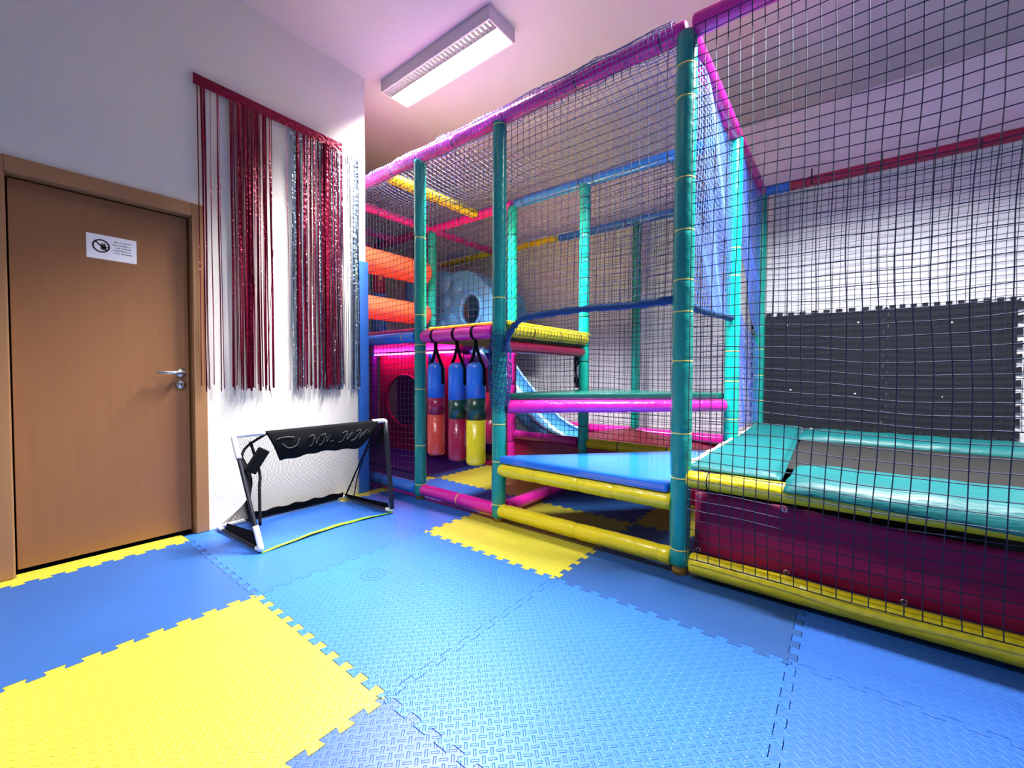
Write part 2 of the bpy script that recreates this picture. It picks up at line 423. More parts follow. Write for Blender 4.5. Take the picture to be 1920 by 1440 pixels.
def padded(name, a, b, r, mat, ties=(), tmat='tie_black', parent=frame, seed=0, n=18):
    """foam sleeve over a pipe: slightly lumpy tube, pinched at its ties"""
    a = Vector(a); b = Vector(b); L = (b - a).length; d = (b - a).normalized()
    ts = sorted(set([0, L] + [q * L / max(2, int(L / .04)) for q in range(int(L / .04) + 1)] + [t for tt in ties for t in (tt - .018, tt, tt + .018) if 0 < t < L]))
    ts = [t for t in ts if 0 <= t <= L]
    rs = []
    for t in ts:
        v = r * (1 + .022 * noise1(t * 2.3 + seed))
        for tt in ties:
            v *= 1 - .10 * math.exp(-((t - tt) / .014) ** 2)
        rs.append(v)
    pts = [a + d * t for t in ts]
    # soft ends
    pts = [pts[0]] + pts + [pts[-1]]; rs = [rs[0] * .86] + rs + [rs[-1] * .86]
    pts[1] = pts[0] + d * .008; pts[-2] = pts[-1] - d * .008
    o = MB().tube(pts, rs, n).build(name, mat, parent)
    for tt in ties: tie(o, a + d * tt, d, r * .915, tmat)
    return o
PR = .049
yt = 'tie_yellow'; bt = 'tie_black'
def post(x, y, zb, zt, mat='teal_vinyl', ties=(), tm=bt, r=PR, seed=0, foot=True):
    o = padded('post', (x, y, zb), (x, y, zt), r, mat, [t - zb for t in ties], tm, seed=seed)
    if foot and zb < .1: MB().tube([(x, y, .0), (x, y, zb + .01)], r * .72, 16).build('post_foot', 'foot_orange', o)
    return o
post(X0, Y0, .045, TOP - .02, ties=(.13, .50, .73, 1.10, 1.35, 1.51, 1.76, 2.02, 2.42, 2.58), tm=yt, r=.051, seed=1)
post(X1, Y0, .025, TOP - .02, ties=(.12, .42, .68, 1.55, 2.72), tm=yt, seed=2)
post(X2_, Y0, .025, TOP - .02, ties=(.12, .44, .90, 1.20, 1.26, 1.50, 2.12), tm=yt, seed=3)
post(X3, Y0, .025, TOP - .02, ties=(.4, 1.2, 2.0), tm=bt, seed=4)
post(X0, Y1, .025, TOP - .02, ties=(.45, .70, .98, 1.2, 1.75, 1.95), mat='teal_vinyl_lit', tm=yt, seed=5)
post(X1, Y1, .025, TOP - .02, ties=(.32, .55, .86, 1.14, 1.28, 1.55, 1.90, 2.08, 2.30, 2.52, 2.62), mat='teal_vinyl_lit', seed=6)
post(X2_, Y1, 1.25, TOP - .02, ties=(1.5, 1.8, 2.2, 2.45), mat='teal_vinyl_lit', seed=7, foot=False)
padded('post', (X2_, Y1, .02), (X2_, Y1, 1.25), .047, 'pink_vinyl', (.3, .6, .9), bt, seed=8)
post(X3, Y1, .025, TOP - .02, ties=(1.6, 1.72, 2.2, 2.55), mat='teal_vinyl_lit', seed=9)
post(X4, Y1, 1.25, TOP - .02, ties=(1.6, 2.2), mat='teal_vinyl_lit', seed=10, foot=False)
padded('post', (X4, Y1, .02), (X4, Y1, 1.25), .05, 'purple_vinyl', (.4, .8), bt, seed=11)
post(X0, Y2, .025, TOP - .02, ties=(.78, 1.02, 1.27, 1.5), tm=yt, seed=12)
post(X1, Y2, .40, TOP - .02, ties=(.6, 1.1, 1.6, 2.2), seed=13)
post(XE, Y0, .045, TOP - .02, ties=(.5, 1.2, 2.0), tm=yt, seed=14)
post(XE, Y2, .025, TOP - .02, ties=(.8, 1.5), tm=yt, seed=15)
RR = .045
def rail(a, b, mat, ties=(), tm=bt, r=RR, g0=.05, g1=.05, seed=0):
    a = Vector(a); b = Vector(b); d = (b - a).normalized()
    return padded('rail', a + d * g0, b - d * g1, r, mat, ties, tm, seed=seed)
T = TOP
# top ring
rail((X4, Y0, T), (X3, Y0, T), 'pink_vinyl', seed=1); rail((X3, Y0, T), (X2_, Y0, T), 'pink_vinyl', (.3, .9), seed=2, g0=0, g1=0)
rail((X2_, Y0, T), (X1, Y0, T), 'pink_vinyl', (.4,), seed=3, g0=0, g1=0); rail((X1, Y0, T), (X0, Y0, T), 'pink_vinyl', (.05, .6, 1.1), seed=4, g0=0, g1=.0)
rail((X0, Y0, T), (XE, Y0, T), 'pink_vinyl', (.9, 1.7), seed=5, g0=.035, g1=0, r=.052)
rail((X4, Y1, T), (X3, Y1, T), 'dark_pink_vinyl', seed=6); rail((X3, Y1, T), (X2_, Y1, T), 'pink_vinyl', (.5,), seed=7, g0=0, g1=.0)
rail((X2_, Y1, T), (X1, Y1, T), 'blue_vinyl', (.1, .75), seed=8, g0=.04, g1=.0); rail((X1, Y1, T), (X0, Y1, T), 'blue_vinyl', (.09, .75), seed=9, g0=.0, g1=.05)
rail((X4, Y2, T), (-2.92, Y2, T), 'yellow_vinyl', (.8, 1.8), seed=10); rail((-2.92, Y2, T), (-.44, Y2, T), 'blue_vinyl', (.9, 1.9), seed=11, g0=0, g1=0)
rail((-.44, Y2, T), (XE, Y2, T), 'cherry_vinyl', (.12, .55, 1.2), seed=12, g0=0, g1=.0)
rail((X0, Y0, T), (X0, Y1, T), 'pink_vinyl', (.2, .45, .7, .95), seed=13, g0=.04, g1=0); rail((X0, Y1, T), (X0, Y2, T), 'dark_pink_vinyl', (.4, .8), seed=14, g0=0, g1=0)
rail((-3.21, Y0, T), (-3.21, Y1, T), 'yellow_vinyl', (.55,), seed=15, r=.05)
rail((X3, Y0, T), (X3, Y1, T), 'pink_vinyl', (.4,), seed=16); rail((X3, Y1, T), (X3, Y2, T), 'dark_pink_vinyl', (.5,), seed=17)
rail((-4.66, Y0, T), (-4.66, Y1, T), 'dark_pink_vinyl', seed=18); rail((X4, Y0, T), (X4, Y1, T), 'dark_pink_vinyl', seed=19)
# deck level
rail((X2_, Y0, 1.325), (X1, Y0, 1.325), 'pink_vinyl', seed=20, g0=.045, g1=.045, r=.05)
rail((X3, Y0, 1.325), (X2_, Y0, 1.325), 'blue_vinyl', (1.0,), yt, seed=21)
rail((X1, Y0, 1.225), (X1, Y1, 1.225), 'wine_vinyl', seed=22)
# steps
rail((X1, Y0, .80), (X0, Y1, .80), 'pink_vinyl', (.9,), 'pink_vinyl', seed=23, g0=.055, g1=.055)
rail((X1, Y0, .80), (X1, Y1, .80), 'wine_vinyl', seed=24)
rail((X1, Y0, .365), (X0, Y0, .365), 'yellow_vinyl', (.3, .62, .85), 'yellow_vinyl', seed=25, g0=.02, g1=.04, r=.047)
rail((X1, Y1, .395), (X0, Y1, .395), 'yellow_vinyl', (.3, .72), seed=26)
rail((X2_, Y1, .395), (X1, Y1, .395), 'dark_pink_vinyl', (.35,), seed=27)
rail((-3.3, Y2, .36), (X1, Y2, .36), 'pink_vinyl', (.8,), seed=28, r=.055); rail((X1, Y2, .36), (X0, Y2, .36), 'pink_vinyl', (.6,), seed=29, r=.055)
rail((X0, Y0, .50), (XE, Y0, .50), 'yellow_vinyl', (.10,), seed=30, g0=.035)
# floor level
rail((X3, Y0, .075), (X2_, Y0, .075), 'blue_vinyl', (.7,), seed=31, r=.05)
rail((X2_, Y0, .075), (X1, Y0, .075), 'pink_vinyl', (.42,), 'tie_yellow', seed=32, g0=.03, g1=.03)
rail((X1, Y0, .075), (X0, Y0, .075), 'yellow_vinyl', (.05, .6, 1.1), 'yellow_vinyl', seed=33, g0=.02, g1=.04, r=.048)
rail((X0, Y0, .068), (XE, Y0, .068), 'yellow_vinyl', (), seed=34, g0=.055, r=.053)
rail((X1, Y0, .075), (X1, Y1, .075), 'pink_vinyl', (.55,), seed=35, g0=.05)

for x_ in (-.27, .20):
    MB().tube([(x_, Y2 - .05, T - .05), (x_, Y2 - .052, T + .09)], .006, 6).build('cable_tie', 'tie_black', bpy.data.objects['climbing_structure'])
# ------------------------------------------------------------------ decks and padded steps
def tri(p, q, r_, inset): 
    P = [Vector(p), Vector(q), Vector(r_)]; c = (P[0] + P[1] + P[2]) / 3
    return [(c + (v - c) * (1 - inset)).to_tuple() for v in P]
bs = empty('step_pad', 'glossy blue triangular padded step on the yellow rail beside the foremost teal post', 'play step')
MB().prism([(X1 + .03, Y0 - .035), (X0 - .055, Y0 - .035), (X0 - .055, Y1 - .06), (X0 - .09, Y1 - .06)], .412, .468).build('cushion', 'step_blue_vinyl', bs, bevel=.016)
gs = empty('step_pad', 'dark green triangular padded step resting on the slanting pink rail', 'play step')
MB().prism([(X1 + .02, Y0 + .05), (X0 - .055, Y1 - .005), (X0 - .055, Y1 + .06), (X1 + .05, Y1 + .06)], .842, .892).build('cushion', 'green_vinyl', gs, bevel=.014)
dk = empty('upper_deck', 'yellow edged upper deck above the hanging bags, carried on the pink beam', 'play deck')
MB().box((X2_ + .05, Y0 + .055, 1.275), (X1 - .005, Y1 + .05, 1.325)).build('board', 'deck_board', dk, bevel=.01)
MB().box((X2_ + .06, Y0 + .035, 1.372), (X1 + .05, Y1 + .04, 1.40)).box((X2_ + .06, Y0 + .06, 1.325), (X1 - .0, Y1 + .04, 1.372)).build('mat', 'yellow_vinyl', dk, bevel=.008)
ek = padded('edge_pad', (X1 + .035, Y0 + .07, 1.335), (X1 + .035, Y1 - .06, 1.335), .052, 'yellow_vinyl', (.25, .62, .95), bt, parent=dk, seed=3)
def wrapnet(parent, x, z, r, y0, y1, a0, a1, seed):
    def fn(s, t):
        a = lerp(a0, a1, t); y = lerp(y0, y1, s); rr = r + .004 + .003 * wob(y * 5, t * 3, seed)
        return (x + rr * math.cos(a), y + .012 * wob(t * 4, y * 4, seed), z + rr * math.sin(a))
    return lambda: net('net_cover', fn, round((y1 - y0) / .045), 6, .0021, 'net_cord', '', parent)
LATER = [wrapnet(dk, X1 + .035, 1.335, .054, Y0 + .08, Y1 - .07, -2.2, .9, 3)]
dk2 = empty('upper_deck', 'red edged upper deck behind the wall corner, above the pink lit chamber', 'play deck')
MB().box((X4, Y0 + .055, 1.30), (X2_ - .06, 3.72, 1.375)).box((X4, 3.72, 1.30), (-4.05, Y2 - .06, 1.375)).build('board', 'navy_vinyl', dk2, bevel=.01)
MB().box((X4, Y0 + .04, 1.376), (X2_ - .06, 3.72, 1.405)).box((X4, 3.72, 1.376), (-4.05, Y2 - .06, 1.405)).build('mat', 'red_vinyl', dk2, bevel=.006)

# ------------------------------------------------------------------ orange squeeze rollers
for z, r, lab in ((2.215, .135, 'upper orange squeeze roller behind the wall corner'), (1.725, .125, 'lower orange squeeze roller, just above the red edged deck')):
    m = MB(); pts = []; rs = []
    for q in range(0, 9):
        a = q / 8 * PI / 2; pts.append((X3, 2.34 - .07 * math.cos(a) + .0, z)); rs.append(max(.012, r * math.sin(a)))
    pts += [(X3, 2.6, z), (X3, 3.0, z)]; rs += [r, r]
    for q in range(0, 9):
        a = q / 8 * PI / 2; pts.append((X3, 3.325 + .075 * math.sin(a), z)); rs.append(max(.012, r * math.cos(a)))
    m.tube(pts, rs, 36)
    t = tag(m.build('squeeze_roller', 'orange_vinyl'), lab, 'play roller', 'orange squeeze rollers')

# ------------------------------------------------------------------ hanging bags
def seg_lathe(x, y, zs, r, mat, parent, name, top=False, bottom=False):
    """band of a bag between zs[0] (lower) and zs[1]"""
    z0, z1 = zs; pts = []; rs = []
    if bottom:
        for q in range(0, 7):
            a = q / 6 * PI / 2; pts.append((x, y, z0 + .025 * (1 - math.sin(a)) * 1.0 if False else z0 + .025 * (1 - math.cos(a)))); rs.append(max(.004, r - .025 + .025 * math.sin(a)) if q else .004)
    else: pts.append((x, y, z0)); rs.append(r)
    if top:
        for q in range(0, 9):
            a = q / 8 * PI / 2; pts.append((x, y, z1 - .06 + .06 * math.sin(a))); rs.append(max(.012, r * (math.cos(a) ** .6)))
    else: pts.append((x, y, z1)); rs.append(r)
    return MB().tube(pts, rs, 32).build(name, mat, parent)
def punch_bag(x, y, zb, zt, cols, label, beam_z=1.325, r=.068, cuts=(.40, .62), strap_y=None, group='hanging punch bags'):
    t = empty('punch_bag', label, 'punch bag', (0, 0, 0), group)
    L = zt - zb; a = zb + L * cuts[0]; b = zb + L * cuts[1]
    seg_lathe(x, y, (zb, a), r, cols[0], t, 'lower_band', bottom=True)
    seg_lathe(x, y, (a, b), r * 1.002, cols[1], t, 'middle_band')
    seg_lathe(x, y, (b, zt), r, cols[2], t, 'upper_band', top=True)
    if strap_y is not None:
        s = MB(); w_ = .0125; rb = .0525
        ring = [(strap_y + rb * math.cos(2 * PI * q / 24), beam_z + rb * math.sin(2 * PI * q / 24)) for q in range(24)]
        vs = []; fs = []
        for yy, zz in ring:
            vs += [(x - w_, yy, zz), (x + w_, yy, zz)]
        for q in range(24):
            q2 = (q + 1) % 24; fs.append((2 * q, 2 * q + 1, 2 * q2 + 1, 2 * q2))
        s.add(vs, fs)
        for sx in (-1, 1):
            s.tube([(x, strap_y, beam_z - .052), (x + sx * .004, (strap_y + y) / 2, beam_z - .10), (x + sx * r * .4, y, zt + .045), (x + sx * (r + .004), y + .004 * sx, zt - .045), (x + sx * (r + .005), y + .006 * sx, zt - .17)], .013, 6)
        s.build('strap', 'black_fabric', t)
    return t
punch_bag(-2.545, 2.255, .385, 1.115, ('coral_vinyl', 'cherry_vinyl', 'blue_vinyl'), 'hanging bag with coral lower end and red middle, next to the second teal post', strap_y=Y0, cuts=(.44, .62))
punch_bag(-2.305, 2.255, .372, 1.112, ('cherry_vinyl', 'bottle_green_vinyl', 'blue_vinyl'), 'hanging bag with dark red lower end and green middle, middle of the front row', strap_y=Y0, cuts=(.43, .62), r=.069)
punch_bag(-2.112, 2.255, .365, 1.112, ('yellow_vinyl', 'bottle_green_vinyl', 'blue_vinyl'), 'hanging bag with a yellow lower end', strap_y=Y0, cuts=(.44, .65), r=.071)
punch_bag(-2.62, 3.02, .37, 1.10, ('wine_vinyl', 'red_vinyl', 'cherry_vinyl'), 'dark red hanging bag behind the bag with the yellow end', beam_z=1.31, cuts=(.30, .66), r=.072)
s = MB().tube([(-2.62, 3.02, 1.27), (-2.62, 3.02, 1.09)], .010, 8).build('strap', 'black_fabric', bpy.data.objects['punch_bag.003'])
def upper_bag(x, y, label, cols, half):
    t = empty('punch_bag', label, 'punch bag', (0, 0, 0), 'bags between the orange rollers')
    if half:
        for sx, c in ((-1, cols[0]), (1, cols[1])):
            vs = []; prof = [(.01, 2.28), (.06, 2.26), (.115, 2.15), (.14, 2.0), (.12, 1.82), (.07, 1.68), (.01, 1.64)]; n = 12; fs = []
            for rr_, zz in prof:
                for q in range(n + 1):
                    a = -PI / 2 + PI * q / n; a += 0 if sx > 0 else PI
                    vs.append((x + rr_ * math.cos(a), y + rr_ * math.sin(a), zz))
            for i_ in range(len(prof) - 1):
                for q in range(n): fs.append((i_ * (n + 1) + q, i_ * (n + 1) + q + 1, (i_ + 1) * (n + 1) + q + 1, (i_ + 1) * (n + 1) + q))
            MB().add(vs, fs, 0, True).build('panel', c, t)
    else:
        seg_lathe(x, y, (1.55, 2.02), .085, cols[0], t, 'lower_band', bottom=True); seg_lathe(x, y, (2.02, 2.42), .085, cols[1], t, 'upper_band', top=True)
    MB().tube([(x, y, 2.27), (x, y, 2.74)], .012, 8).build('strap', 'black_fabric', t)
upper_bag(-4.66, 3.18, 'upright red over blue bag seen between the two orange rollers', ('blue_vinyl', 'cherry_vinyl'), False)
upper_bag(-4.27, 3.42, 'bulging half red half blue bag seen between the two orange rollers', ('cherry_vinyl', 'blue_vinyl'), True)

# ------------------------------------------------------------------ slide
sl = empty('play_slide', 'light blue plastic slide with moulded entrance hood running down inside the frame', 'slide')
def holed_panel(mb, outline, hole_c, hole_r, y0, y1, n=72, mi=0):
    """flat panel in the xz plane with an oval hole, closed between y0 and y1"""
    cx, cz = hole_c
    def ray_hit(a):
        dx, dz = math.cos(a), math.sin(a); best = None
        for i in range(len(outline)):
            (x1, z1), (x2, z2) = outline[i], outline[(i + 1) % len(outline)]
            ex, ez = x2 - x1, z2 - z1; den = dx * ez - dz * ex
            if abs(den) < 1e-9: continue
            t = ((x1 - cx) * ez - (z1 - cz) * ex) / den; u = ((x1 - cx) * dz - (z1 - cz) * dx) / den
            if t > 0 and -1e-6 <= u <= 1 + 1e-6 and (best is None or t < best): best = t
        return cx + dx * best, cz + dz * best
    angs = sorted([2 * PI * q / n for q in range(n)] + [math.atan2(z - cz, x - cx) % (2 * PI) for x, z in outline])
    n = len(angs)
    O = [ray_hit(a) for a in angs]; H = [(cx + hole_r[0] * math.cos(a), cz + hole_r[1] * math.sin(a)) for a in angs]
    vs = []
    for y in (y0, y1): vs += [(x, y, z) for x, z in O] + [(x, y, z) for x, z in H]
    fs = []
    for i in range(n):
        j = (i + 1) % n
        fs += [(i, j, n + j, n + i), (2 * n + j, 2 * n + i, 3 * n + i, 3 * n + j), (j, i, 2 * n + i, 2 * n + j), (n + i, n + j, 3 * n + j, 3 * n + i)]
    mb.add(vs, fs, mi)
hood_out = [(-4.31, 1.41), (-4.31, 2.33), (-4.24, 2.37), (-4.13, 2.36), (-4.0, 2.30), (-3.84, 2.33), (-3.68, 2.29), (-3.52, 2.19), (-3.36, 2.05), (-3.29, 1.90), (-3.27, 1.41)]
HC, HR = (-3.665, 1.81), (.165, .20)
hm = MB(); holed_panel(hm, hood_out, HC, HR, 3.82, 3.86)
hm.build('entrance_hood', 'plastic_blue', sl)
hb = MB(); holed_panel(hb, hood_out, HC, (HR[0] + .02, HR[1] + .03), 4.42, 4.46)
n = len(hood_out)
hb.add([(x, 3.86, z) for x, z in hood_out[1:-1]] + [(x, 4.42, z) for x, z in hood_out[1:-1]], [(i, i + 1, n - 2 + i + 1, n - 2 + i) for i in range(n - 3)])
for (lx, lz, lr) in ((-4.16, 2.20, .13), (-4.15, 1.95, .11), (-4.02, 1.70, .10), (-4.19, 1.62, .10), (-3.93, 2.12, .10)):
    vs = []; fs = []                                   # moulded rock bumps
    for i_ in range(5):
        for q_ in range(14):
            a_ = i_ / 4 * PI / 2; t_ = 2 * PI * q_ / 14
            vs.append((lx + lr * math.cos(a_) * math.cos(t_) * (1 + .12 * math.sin(3 * t_ + lx * 9)), 3.819 - .05 * math.sin(a_), lz + lr * math.cos(a_) * math.sin(t_)))
    for i_ in range(4):
        for q_ in range(14): fs.append((i_ * 14 + q_, i_ * 14 + (q_ + 1) % 14, (i_ + 1) * 14 + (q_ + 1) % 14, (i_ + 1) * 14 + q_))
    hb.add(vs, fs, 0, True)
hb.build('hood_shell', 'plastic_blue', sl)
rim = MB(); rim.tube([(HC[0] + .175 * math.cos(2 * PI * q / 40), 3.815, HC[1] + .21 * math.sin(2 * PI * q / 40)) for q in range(41)], .026, 10, caps=False); rim.build('hood_rim', 'plastic_blue', sl)
path = [(-4.02, 1.43), (-3.84, 1.32), (-3.62, 1.07), (-3.43, .85), (-3.22, .64), (-3.02, .47), (-2.82, .31), (-2.62, .205), (-2.44, .15)]
ch = MB(); prof = []
for q in range(0, 21):
    a = PI + PI * q / 20; prof.append((math.cos(a) * .25, .17 + math.sin(a) * .17))
prof = [(-.25, .23), (-.25, .17)] + prof[1:-1] + [(.25, .17), (.25, .23)]
vs = []; fs = []; m_ = len(prof)
th = .012
for s_ in (0, 1):
    for i, (x, z) in enumerate(path):
        p0 = Vector(path[max(0, i - 1)]); p1 = Vector(path[min(len(path) - 1, i + 1)]); d = (p1 - p0).normalized(); nn = Vector((-d.y, d.x)) * (1 if d.x > 0 else -1)
        for (py, pz) in prof:
            k_ = 1.0 if s_ == 0 else 1 + th / .25
            zz = pz if s_ == 0 else pz - th
            vs.append((x + nn.x * zz, 4.08 + py * k_, z + nn.y * zz))
K = len(path)
for i in range(K - 1):
    for j in range(m_ - 1):
        a = i * m_ + j; fs.append((a, a + m_, a + m_ + 1, a + 1)); b = K * m_ + a; fs.append((b, b + 1, b + m_ + 1, b + m_))
    for j in (0, m_ - 1):
        a = i * m_ + j; b = K * m_ + a; fs.append((a, b, b + m_, a + m_))
for i in (0, K - 1):
    for j in range(m_ - 1):
        a = i * m_ + j; b = K * m_ + a; fs.append((a, a + 1, b + 1, b))
ch.add(vs, fs, 0, True); ch.build('chute', 'plastic_blue', sl)
for sy in (-.253, .253):
    e = MB(); pp = []
    for i, (x, z) in enumerate(path):
        p0 = Vector(path[max(0, i - 1)]); p1 = Vector(path[min(K - 1, i + 1)]); d = (p1 - p0).normalized(); nn = Vector((-d.y, d.x))
        pp.append((x + nn.x * .235, 4.08 + sy, z + nn.y * .235))
    e.tube(pp, .018, 10); e.build('chute_lip', 'plastic_edge', sl)

# ------------------------------------------------------------------ ball pit tarpaulins
bp_ = empty('ball_pit', 'dark red vinyl lined pit inside the frame under the yellow and pink rails', 'ball pit')
MB().box((X2_ + .04, Y1 - .012, .005), (X0 - .06, Y1 + .012, .35)).build('front_wall', 'wine_vinyl', bp_, bevel=.004)
MB().box((-3.2, Y2 - .012, .005), (X0 - .06, Y2 + .0, .33))  .build('back_wall', 'wine_vinyl', bp_, bevel=.004)
MB().box((-3.2, Y1 + .06, .003), (X0 - .06, Y2 - .06, .03)).build('floor_sheet', 'wine_vinyl', bp_)
fm = MB(); ap = Vector((X1 - .02, Y2 - .065, .41)); vs = [ap]; fs = []
for q in range(15):
    t = q / 14; x = lerp(X1 - .62, X1 + .95, t); fold = .035 * math.sin(t * 19) * (1 - abs(2 * t - 1))
    vs.append(Vector((x, Y2 - .11 - .50 * math.sin(PI * t) + fold, lerp(.31, .29, t) - .08 * math.sin(PI * t))))
for q in range(14): fs.append((0, q + 1, q + 2))
vs2 = [v + Vector((0, .012, -.02)) for v in vs]; fs2 = [(a + 16, c + 16, b + 16) for a, b, c in fs]
fm.add(vs + vs2, fs + fs2 + [(q + 1, q + 17, q + 18, q + 2) for q in range(14)] + [(0, 16, 17, 1), (0, 15, 31, 16)], 0, False); fm.build('draped_fold', 'maroon_vinyl', bp_)

# ------------------------------------------------------------------ chamber behind the wall corner
rp = empty('crawl_panel', 'red vinyl wall panel with a big round crawl hole in the pink lit chamber', 'crawl panel')
pm = MB(); holed_panel(pm, [(-5.15, .005), (-5.15, 1.26), (-3.52, 1.26), (-3.52, .005)], (-4.60, .66), (.385, .335), 3.53, 3.55); pm.build('panel', 'cherry_vinyl', rp)
rim = MB(); rim.tube([(-4.60 + .39 * math.cos(2 * PI * q / 48), 3.522, .66 + .34 * math.sin(2 * PI * q / 48)) for q in range(49)], .014, 8, caps=False); rim.build('hole_rim', 'wine_vinyl', rp)
tag(MB().box((-5.4, 3.98, .005), (-3.4, 4.02, 1.28)).build('padded_wall', 'purple_vinyl', bevel=.01), 'purple padded wall seen through the round crawl hole', 'padded wall')
ls = empty('led_strip', 'glowing pink light strip under the red edged deck', 'light strip')
MB().box((-5.1, 3.40, 1.262), (-3.5, 3.43, 1.285)).build('tube', 'led_pink', ls)
MB().box((-5.1, 3.395, 1.286), (-3.5, 3.435, 1.299)).build('channel', 'black_tube', ls)

# ------------------------------------------------------------------ nets
def net(name, fn, ns, nt, r, mat, label, parent=None):
    """knotted square net: fn(s,t) in 0..1 gives the position; every strand is a thin three sided cord"""
    G = [[Vector(fn(i / ns, j / nt)) for j in range(nt + 1)] for i in range(ns + 1)]
    V = []; F = []
    def strand(pts):
        base = len(V); k = len(pts); up = None
        for i, p in enumerate(pts):
            d = (pts[min(i + 1, k - 1)] - pts[max(i - 1, 0)]).normalized()
            if up is None: up = d.orthogonal().normalized()
            a = (up - d * up.dot(d)).normalized(); up = a; b = d.cross(a)
            V.extend((p + a * r, p + (-a * .5 + b * .866) * r, p + (-a * .5 - b * .866) * r))
        for i in range(k - 1):
            q = base + 3 * i
            F.extend(((q, q + 1, q + 4, q + 3), (q + 1, q + 2, q + 5, q + 4), (q + 2, q, q + 3, q + 5)))
    for i in range(ns + 1): strand(G[i])
    for j in range(nt + 1): strand([G[i][j] for i in range(ns + 1)])
    me = bpy.data.meshes.new(name); me.from_pydata([tuple(v) for v in V], [], F); me.materials.append(MATS[mat]); me.update()
    o = bpy.data.objects.new(name, me); COL.objects.link(o)
    if parent: o.parent = parent; return o
    return tag(o, label, 'net', 'safety nets of the play frame')
def wob(a, b, s): return math.sin(a * 5.1 + s) * .5 + math.sin(b * 6.7 + a * 3.3 + s * 2.1) * .35 + math.sin(a * 13 + b * 11 + s) * .15
NR = .0024; TZ = TOP - .05
def vnet(p0, p1, zb, zt, mat, label, seed, r=NR, amp=.012, cell=.05, normal=None, wz=.012):
    p0 = Vector(p0); p1 = Vector(p1); L = (p1 - p0).length; d = (p1 - p0) / L; nrm = Vector((-d.y, d.x))
    zbf = zb if callable(zb) else (lambda s: zb)
    ztf = zt if callable(zt) else (lambda s: zt)
    hgt = max(ztf(.5) - zbf(.5), .3)
    ns = max(3, round(L / cell)); nt = max(3, round(hgt / cell))
    def fn(s, t):
        z = lerp(zbf(s), ztf(s), t); e = math.sin(PI * min(1, max(0, s))) ** .5 if 0 < s < 1 else 0
        et = math.sin(PI * t) ** .5 if 0 < t < 1 else 0
        p = p0 + d * (L * s + wz * .8 * wob(z, s * L, seed + 2) * e) + nrm * amp * (wob(s * L, z, seed)) * min(1, e + .3)
        return (p.x, p.y, z + (wz * wob(s * L * 1.3, z, seed + 5) - wz * 1.5 * e) * et)
    return net('safety_net', fn, ns, nt, r, mat, label)
vnet((X0 + .055, 2.176), (XE - .05, 2.176), .115, TZ, 'net_cord', 'tall dark net in front of the trampoline, right of the foremost teal post', 1, r=.0024, amp=.010, wz=.016)
ROPE = [(-1.835, 1.18), (-1.80, 1.30), (-1.709, 1.385), (-1.60, 1.405), (-1.248, 1.417), (-.948, 1.411), (-.69, 1.420)]
def rope_z(x):
    for (a, za), (b, zb) in zip(ROPE, ROPE[1:]):
        if x <= b: 
            t = max(0, (x - a) / (b - a)); return lerp(za, zb, t)
    return ROPE[-1][1]
n1 = vnet((-1.835, Y0), (-.705, Y0), lambda s: rope_z(lerp(-1.835, -.705, s)), TZ, 'net_cord_grey', 'net with the thick blue climb-through rope along its lower edge', 2)
rp_ = [Vector((x, Y0, z)) for x, z in ROPE]
def smooth(pts, k=8):
    out = []
    for i in range(len(pts) - 1):
        p0 = pts[max(0, i - 1)]; p1 = pts[i]; p2 = pts[i + 1]; p3 = pts[min(len(pts) - 1, i + 2)]
        for q in range(k):
            t = q / k
            out.append(.5 * ((2 * p1) + (-p0 + p2) * t + (2 * p0 - 5 * p1 + 4 * p2 - p3) * t * t + (-p0 + 3 * p1 - 3 * p2 + p3) * t ** 3))
    return out + [pts[-1]]
def lumpy_rope(pts, r, parent, seed):
    P = smooth([Vector(p) for p in pts], 14); rnd = random.Random(seed)
    return MB().tube(P, [r * (.8 + .45 * rnd.random()) for _ in P], 9).build('edge_rope', 'rope_blue', parent)
lumpy_rope(rp_, .020, n1, 1)
SB = [(Y0 + .06, 1.418), (2.486, 1.400), (2.75, 1.405), (3.057, 1.425), (Y1 - .06, 1.44)]
n2 = vnet((X0, Y0 + .06), (X0, Y1 - .06), 1.415, TZ, 'net_cord_blue', 'dense blue net between the foremost teal post and the one behind it', 3, r=.0026, amp=.035, cell=.034)
lumpy_rope([(X0, y, z) for y, z in SB], .020, n2, 2)
vnet((X0, Y1 + .06), (X0, Y2 - .06), lambda s: 2.0 - .62 * s ** 1.2, TZ, 'net_cord_blue', 'blue net with an arched gap below it, nearest the back wall', 4, r=.0026, amp=.035, cell=.034)
vnet((X0, Y1 + .06), (X0, Y2 - .06), .60, lambda s: 1.62 - .35 * s, 'net_cord_blue', 'low blue net beside the far left corner of the trampoline', 5, r=.0022, amp=.03, cell=.045)
vnet((X2_ + .05, Y0), (X1 - .05, Y0), 1.40, TZ, 'net_cord_grey', 'net above the pink beam that holds the hanging bags', 6)
vnet((X3, Y0 - .0), (X2_ - .05, Y0), lambda s: .13 , TZ, 'net_cord_grey', 'net next to the wall corner before the orange rollers', 7)
vnet((X1 + .05, Y1), (X0 - .05, Y1), .45, TZ, 'net_cord', 'net standing on the yellow rail of the dark red pit', 8)
n9 = vnet((X2_ + .05, Y1), (X1 - .05, Y1), .45, 1.22, 'net_cord', 'short net under the yellow deck edge, in front of the slide', 9)
vnet((X4, Y2 - .055), (X0 - .06, Y2 - .055), .43, TZ, 'net_cord', 'back net behind the slide and the dark red pit', 10)
vnet((X0 + .06, Y2 - .055), (XE - .05, Y2 - .055), .62, TZ, 'net_cord', 'back net before the black wall mats behind the trampoline', 11)
